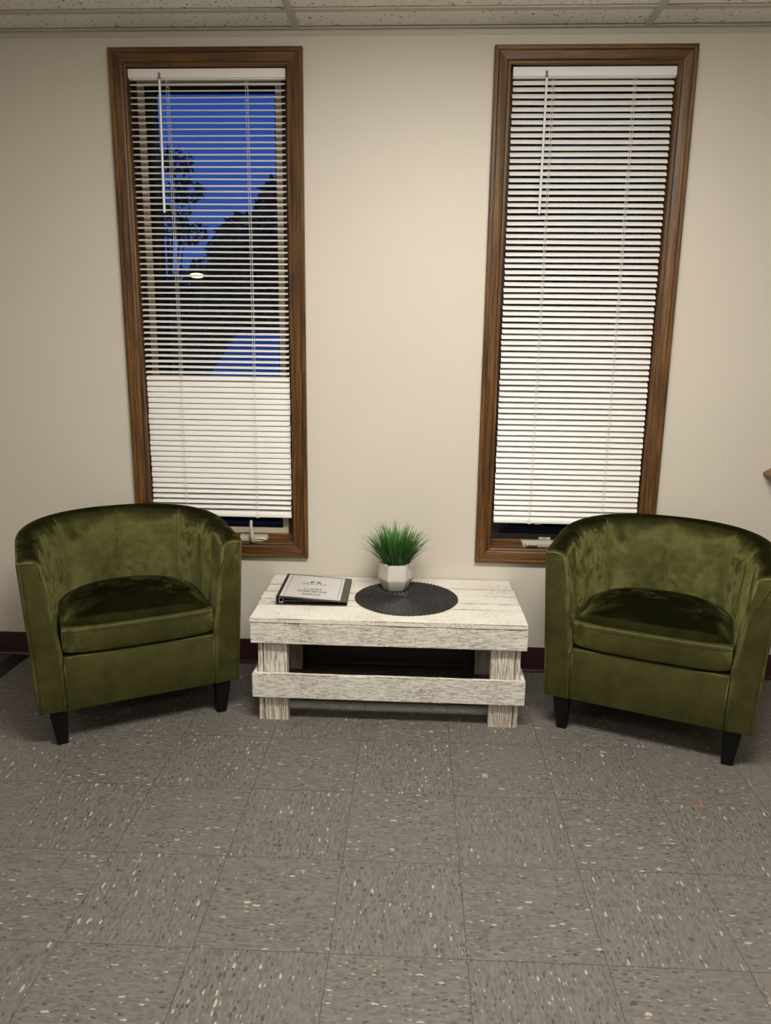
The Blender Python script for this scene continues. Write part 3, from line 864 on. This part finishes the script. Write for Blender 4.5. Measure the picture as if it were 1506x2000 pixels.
low = [bm.verts.new((v.co.x, v.co.y, 0.0)) for v in V[nr]]
for k in range(na): bm.faces.new((V[nr][k], V[nr][(k + 1) % na], low[(k + 1) % na], low[k]))
bm.faces.new(low[::-1])
pm = link('placemat', bm, MAT['mat_black'], smooth=True, angle=60)
pm.location = (-.1445, -.252, tz + .0014)
tag(pm, 'round black braided placemat under the potted grass on the white table', 'placemat')

# ------------------------------------------------------------------ potted grass
pz = tz + .0074
pot_t = tag(empty('potted_grass', (-.189, -.160, pz)), 'small artificial grass plant in a white faceted pot on the placemat', 'plant')
bm = bmesh.new()
def hexr(r, z, rot=radians(7), pinch=0): return [(r * cos(rot + pi / 3 * k), r * sin(rot + pi / 3 * k), z) for k in range(6)]
rings = [hexr(.046, 0), hexr(.049, .0025), hexr(.0695, .045), hexr(.0640, .1025), hexr(.0630, .1055), hexr(.0610, .1062), hexr(.0575, .1062), hexr(.0560, .104), hexr(.056, .088)]
loft(bm, rings)
es = [e for e in bm.edges if (abs(e.verts[0].co.z - e.verts[1].co.z) > .01 and min(v.co.z for v in e.verts) < .09) or (abs(e.verts[0].co.z - .045) < 1e-4 and abs(e.verts[1].co.z - .045) < 1e-4)]
bmesh.ops.bevel(bm, geom=es, offset=.0032, segments=3, affect='EDGES', profile=.5)
link('pot', bm, MAT['ceramic'], pot_t, smooth=True, angle=22)
bm = bmesh.new(); loft(bm, [hexr(.0555, .086), hexr(.0555, .0955)]); link('soil', bm, MAT['soil'], pot_t)
bm = bmesh.new(); r5 = random.Random(5)
for i in range(350):
    a = r5.uniform(0, 2 * pi); rad = .047 * sqrt(r5.random())
    bx, by = rad * cos(a), rad * sin(a)
    lean = (rad / .047) ** 1.3 * r5.uniform(.40, 1.25) * .92 + r5.uniform(0, .26)
    L = r5.uniform(.125, .178) * (1 - .06 * lean)
    ph = a + r5.uniform(-.5, .5)
    wd = r5.uniform(.0016, .0032); n = 8
    p = Vector((bx, by, .0945)); pts = [p.copy()]
    ang = lean * .55
    for k in range(n):
        ang += (lean * .62 + .05) / n * (.6 + .9 * k / n)
        p = p + Vector((cos(ph) * sin(ang), sin(ph) * sin(ang), cos(ang))) * (L / n); pts.append(p.copy())
    side = Vector((-sin(ph + r5.uniform(-.9, .9)), cos(ph + r5.uniform(-.9, .9)), 0)).normalized()
    prev = None
    for k, q in enumerate(pts):
        f = k / n; ww = wd * (1 - f ** 2.2) * (.75 + .5 * min(1, f * 3)) + .00016
        nrm = Vector((cos(ph) * .7, sin(ph) * .7, .5)).normalized() * ww * .35
        cur = [bm.verts.new(q - side * ww), bm.verts.new(q + nrm), bm.verts.new(q + side * ww), bm.verts.new(q - nrm * .4)]
        if prev:
            for j in range(4): bm.faces.new((prev[j], prev[(j + 1) % 4], cur[(j + 1) % 4], cur[j]))
        prev = cur
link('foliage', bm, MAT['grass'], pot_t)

# ------------------------------------------------------------------ binder
bd = tag(empty('ring_binder', (-.616, -.364, tz + .001), radians(1.6)), 'black ring binder with a white printed cover lying on the white table', 'binder')
BW, BD, H0, H1 = .258, .282, .030, .0125           # width, depth, height at spine, height at the opening edge
bm = bmesh.new(); box(bm, 0, BW, 0, BD, 0, .003, .001); link('back_cover', bm, MAT['binder'], bd)
bm = bmesh.new(); box(bm, -.001, .0025, 0, BD, .0, H0 - .001, .0009); link('spine', bm, MAT['binder'], bd)
slope = (H1 - H0) / BW
bm = bmesh.new()
loft(bm, [[(0, y, H0 - .003), (BW, y, H1 - .003), (BW + .0005, y, H1 - .001), (BW - .001, y, H1), (.002, y, H0 + .0003), (-.001, y, H0 - .001)] for y in (0, BD)])
fc = link('front_cover', bm, MAT['binder'], bd)
bm = bmesh.new()
x0p, x1p, y0p, y1p = .011, .232, .012, .272
def onc(x, y, e): return (x, y, H0 + slope * x + e)
loft(bm, [[onc(x0p, y0p, .0002), onc(x1p, y0p, .0002), onc(x1p, y1p, .0002), onc(x0p, y1p, .0002)], [onc(x0p, y0p, .0008), onc(x1p, y0p, .0008), onc(x1p, y1p, .0008), onc(x0p, y1p, .0008)]])
sh = link('cover_sheet', bm, MAT['paper'], fc); sh['label'] = 'white printed cover sheet'
def pl(x, y): return onc(x, y, .0011)
bm = bmesh.new()
def strip(xa, ya, xb_, yb_): bm.faces.new([bm.verts.new(pl(*q)) for q in ((xa, ya), (xb_, ya), (xb_, yb_), (xa, yb_))])
bx0, bx1, by0, by1, bt = .024, .222, .023, .262, .0013
strip(bx0, by0, bx1, by0 + bt); strip(bx0, by1 - bt, bx1, by1); strip(bx0, by0, bx0 + bt, by1); strip(bx1 - bt, by0, bx1, by1)
link('border', bm, MAT['ink'], sh)
mx_ = .1215
def title(txt, y, h, m, nm, width, thick=.20, gap=.16):
    b = bmesh.new(); wd = text_width(txt, h, gap); k = width / wd
    letters(b, txt, mx_ - wd / 2, y, h, 1, lambda x_, y_: pl(mx_ + (x_ - mx_) * k, y_), thick, gap); return link(nm, b, MAT[m], sh)
title('RENOVA', .167, .0175, 'ink_grey', 'lettering', .090, .19, .30)
title('CLIENT', .105, .0170, 'ink', 'lettering', .068)
title('HOMEWORK', .0775, .0170, 'ink', 'lettering', .111)
title('BINDER', .0445, .0170, 'ink', 'lettering', .067)
bm = bmesh.new()                                       # tiny tagline: a row of short marks
for k in range(22):
    if k in (7, 14): continue
    strip(.0805 + k * .0037, .1570, .0830 + k * .0037, .1592)
link('tagline', bm, MAT['ink_grey'], sh)
bm = bmesh.new()                                       # green leaf mark: two fans of leaf blades
for sg, angs in ((-1, (82, 108, 134, 160, 186)), (1, (88, 62, 38, 16, -6))):
    for q, a in enumerate(angs):
        a = radians(a); o_ = Vector((mx_ + sg * .0035, .194)); L = .0215 - .0012 * q
        d = Vector((cos(a), max(-.05, sin(a)) * .95)); n_ = Vector((-d.y, d.x)) * -sg
        pts = []
        for s_ in range(8):
            f = s_ / 7; pts.append(o_ + d * (.003 + L * f) + n_ * (.0058 * sin(pi * f) + .004 * f * f))
        for s_ in range(6, 0, -1):
            f = s_ / 7; pts.append(o_ + d * (.003 + L * f) + n_ * (.0008 * sin(pi * f) + .004 * f * f))
        bm.faces.new([bm.verts.new(pl(p_.x, p_.y)) for p_ in pts])
link('logo', bm, MAT['leaf_ink'], sh)
bm = bmesh.new(); box(bm, .026, .232, .030, .272, .0032, .0052); link('page_stack', bm, MAT['pages'], bd)
bm = bmesh.new()
box(bm, .006, .026, .004, BD - .004, .0032, .0065, .0012)
for yy in (.012, .07, .141, .212, .27):
    tube(bm, [(.016 + .0085 * cos(a), yy, .0145 + .0085 * sin(a)) for a in [2 * pi * q / 18 for q in range(19)]], .0016, 6, False)
link('ring_mechanism', bm, MAT['chrome'], bd, smooth=True, angle=40)

# ------------------------------------------------------------------ wooden shelf end at the right
bm = bmesh.new()
poly = [(1.224, .852), (1.226, .846), (1.232, .841), (1.242, .838), (1.62, .838), (1.62, .876), (1.252, .876), (1.245, .870), (1.238, .866), (1.230, .862), (1.225, .857)]
prism(bm, poly, 'y', -.085, -.0002)
tag(link('wall_shelf', bm, MAT['shelf'], smooth=True, angle=30), 'brown wooden shelf end on the wall at the right edge of the photo', 'shelf')

# ------------------------------------------------------------------ outdoors at dusk
bm = bmesh.new(); box(bm, -25, 25, .16, 45, -.25, -.15); structure(link('ground', bm, MAT['asphalt']))
def foliage(bm, ell, count, size, r, fill=1.0):
    for (c, rad) in ell:
        for i in range(count):
            while True:
                d = Vector((r.uniform(-1, 1), r.uniform(-1, 1), r.uniform(-1, 1)))
                if .05 < d.length <= 1: break
            d = d.normalized() * (d.length ** fill)
            p = Vector((c[0] + d.x * rad[0], c[1] + d.y * rad[1], c[2] + d.z * rad[2]))
            a = Vector((r.gauss(0, 1), r.gauss(0, 1), r.gauss(0, 1))).normalized(); b = a.orthogonal().normalized(); s = size * r.uniform(.6, 1.3)
            e = a.cross(b) * s * .06
            bm.faces.new([bm.verts.new(q) for q in (p - a * s, p + b * s * .4 + e, p + a * s, p - b * s * .4 + e)])
def tree(name, loc, trunk_h, trunk_r, ell, count, size, label, seed, fill=1.0, limbs=6):
    t = tag(empty(name, loc), label, 'tree', 'trees outside the windows'); r = random.Random(seed)
    bm = bmesh.new(); tube(bm, [(0, 0, 0), (.03, 0, trunk_h * .5), (0, .05, trunk_h)], [trunk_r * 1.3, trunk_r, trunk_r * .6], 8)
    for (c, rad) in ell:
        m = Vector(c); tube(bm, [(0, 0, trunk_h * .7), m * .6 + Vector((0, 0, trunk_h * .25)), m + Vector((0, 0, rad[2] * .4))], [trunk_r * .5, trunk_r * .3, trunk_r * .1], 6)
    link('trunk', bm, MAT['bark'], t, smooth=True)
    bm = bmesh.new(); foliage(bm, ell, count, size, r, fill); link('foliage', bm, MAT['leaf_dark'], t)
    return t
tree('conifer_tree', (-2.0, 9.3, -.15), 3.3, .16, [((-.0, 0, 3.4), (.75, .8, .75)), ((-.35, 0, 2.8), (1.15, 1.1, .8)), ((-.6, 0, 2.1), (1.7, 1.3, .9)), ((.9, 0, 3.1), (1.2, 1.1, 1.1)), ((-.4, 0, 1.2), (2.2, 1.4, 1.1))], 1500, .16, 'big dark bushy tree seen through the lower left window blind', 3, .8)
tree('thin_tree', (-2.90, 5.4, -.15), 2.6, .03, [((.12, 0, 3.36), (.22, .2, .14)), ((.22, 0, 3.08), (.24, .2, .12)), ((.02, 0, 2.85), (.28, .2, .13)), ((.22, 0, 2.66), (.25, .2, .12))], 170, .042, 'thin sparse tree against the blue sky in the left window', 4, 1.0)
tree('broad_tree', (1.6, 5.6, -.15), 2.6, .16, [((-.6, 0, 3.5), (1.0, .9, .9)), ((.6, .1, 3.6), (1.0, .9, .9)), ((-.7, 0, 2.3), (1.1, .9, .9)), ((.5, 0, 2.4), (1.2, .9, .9)), ((0, 0, 1.2), (1.9, .9, 1.1)), ((0, .6, 4.6), (1.6, .9, .8))], 1750, .15, 'dense dark tree filling the view behind the right window blind', 6, .9)
hd = empty('hedge', (-4.0, 12.5, -.15)); tag(hd, 'long dark hedge beyond the car outside the left window', 'hedge')
bm = bmesh.new(); foliage(bm, [((i * .95 - 5.2, 0, 1.25 + .2 * sin(i * 2.1)), (.95, .6, 1.45)) for i in range(13)], 520, .2, random.Random(9), .8)
link('foliage', bm, MAT['leaf_dark'], hd)
bm = bmesh.new(); box(bm, -5.8, 6.8, -.30, .30, 0, 2.2, .1); link('inner_stems', bm, MAT['bark'], hd)

# street lamp
lp = tag(empty('street_lamp', (-3.03, 6.9, -.35)), 'warm glowing street lamp outside the left window', 'street lamp')
bm = bmesh.new(); tube(bm, [(0, .25, 0), (0, .25, 2.3), (0, .22, 2.60), (0, .10, 2.66), (0, -.02, 2.63)], [.05, .035, .03, .025, .02], 8); link('pole', bm, MAT['tyre'], lp, smooth=True)
bm = bmesh.new(); loft(bm, [[(r_ * cos(2 * pi * k / 16), r_ * sin(2 * pi * k / 16), z_) for k in range(16)] for r_, z_ in ((.02, 2.66), (.07, 2.64), (.14, 2.58), (.135, 2.575), (.06, 2.62), (.02, 2.63))]); link('lamp_shade', bm, MAT['tyre'], lp, smooth=True, angle=40)
bm = bmesh.new(); bmesh.ops.create_uvsphere(bm, u_segments=14, v_segments=8, radius=.062, matrix=Matrix.Translation((0, 0, 2.555)) @ Matrix.Diagonal((1.5, 1.5, .50, 1)))
link('bulb', bm, emit('warm_bulb', (1.0, .60, .24), 5.0), lp, smooth=True)

# parked car, nose towards the window
car = tag(empty('car', (-1.42, 4.6, -.15)), 'dark parked car with a blue reflecting windscreen outside the left window', 'car')
bm = bmesh.new()
st = [(-1.75, .60, .35, .62), (-1.70, .78, .25, .78), (-1.45, .86, .22, .92), (-.55, .89, .20, 1.08), (.9, .90, .20, 1.10), (2.2, .89, .22, 1.12), (2.65, .84, .30, 1.05), (2.72, .74, .40, .92)]
loft(bm, [[(-w_, y, zb2 + .06), (-w_ * .9, y, zb2), (w_ * .9, y, zb2), (w_, y, zb2 + .06), (w_, y, zt2 - .16), (w_ * .93, y, zt2 - .03), (w_ * .6, y, zt2), (-w_ * .6, y, zt2), (-w_ * .93, y, zt2 - .03), (-w_, y, zt2 - .16)] for y, w_, zb2, zt2 in st])
link('body', bm, MAT['car_paint'], car, smooth=True, angle=35)
bm = bmesh.new()
cab = [(-.52, .86, 1.06), (.14, .62, 1.595), (.5, .62, 1.65), (1.6, .62, 1.64), (2.2, .80, 1.10)]
loft(bm, [[(-.84, y, 1.02), (.84, y, 1.02), (w_, y, z_ - .02), (w_ * .85, y, z_), (-w_ * .85, y, z_), (-w_, y, z_ - .02)] for y, w_, z_ in cab])
link('roof', bm, MAT['car_paint'], car, smooth=True, angle=30)
bm = bmesh.new()
loft(bm, [[(-.84 + .09, -.515, 1.115), (.75, -.515, 1.115), (.565, .105, 1.590), (-.565, .105, 1.590)], [(-.75, -.500, 1.10), (.75, -.500, 1.10), (.565, .120, 1.575), (-.565, .120, 1.575)]])
link('windscreen', bm, MAT['car_glass'], car)
for sx in (-1, 1):
    bm = bmesh.new(); loft(bm, [[(sx * .85, -.2, 1.13), (sx * .85, 1.9, 1.13), (sx * .66, 1.5, 1.55), (sx * .66, .2, 1.55)], [(sx * .80, -.2, 1.13), (sx * .80, 1.9, 1.13), (sx * .60, 1.5, 1.55), (sx * .60, .2, 1.55)]])
    link('side_window', bm, MAT['car_glass'], car)
    bm = bmesh.new(); box(bm, sx * .62 - .16, sx * .62 + .16, -1.735, -1.64, .60, .74, .03); link('headlight', bm, MAT['clear_hook'], car)
    for yy in (-1.05, 1.75):
        bm = bmesh.new(); loft(bm, [[(sx * .90 + ox, yy + r_ * cos(2 * pi * k / 24), .32 + r_ * sin(2 * pi * k / 24)) for k in range(24)] for ox, r_ in ((-.10, .28), (-.09, .32), (.0, .32), (.015, .29), (.015, .18), (-.01, .16))])
        link('wheel', bm, MAT['tyre'], car, smooth=True, angle=40)

# the last parts of labels: identical parts need none
bpy.context.view_layer.update()
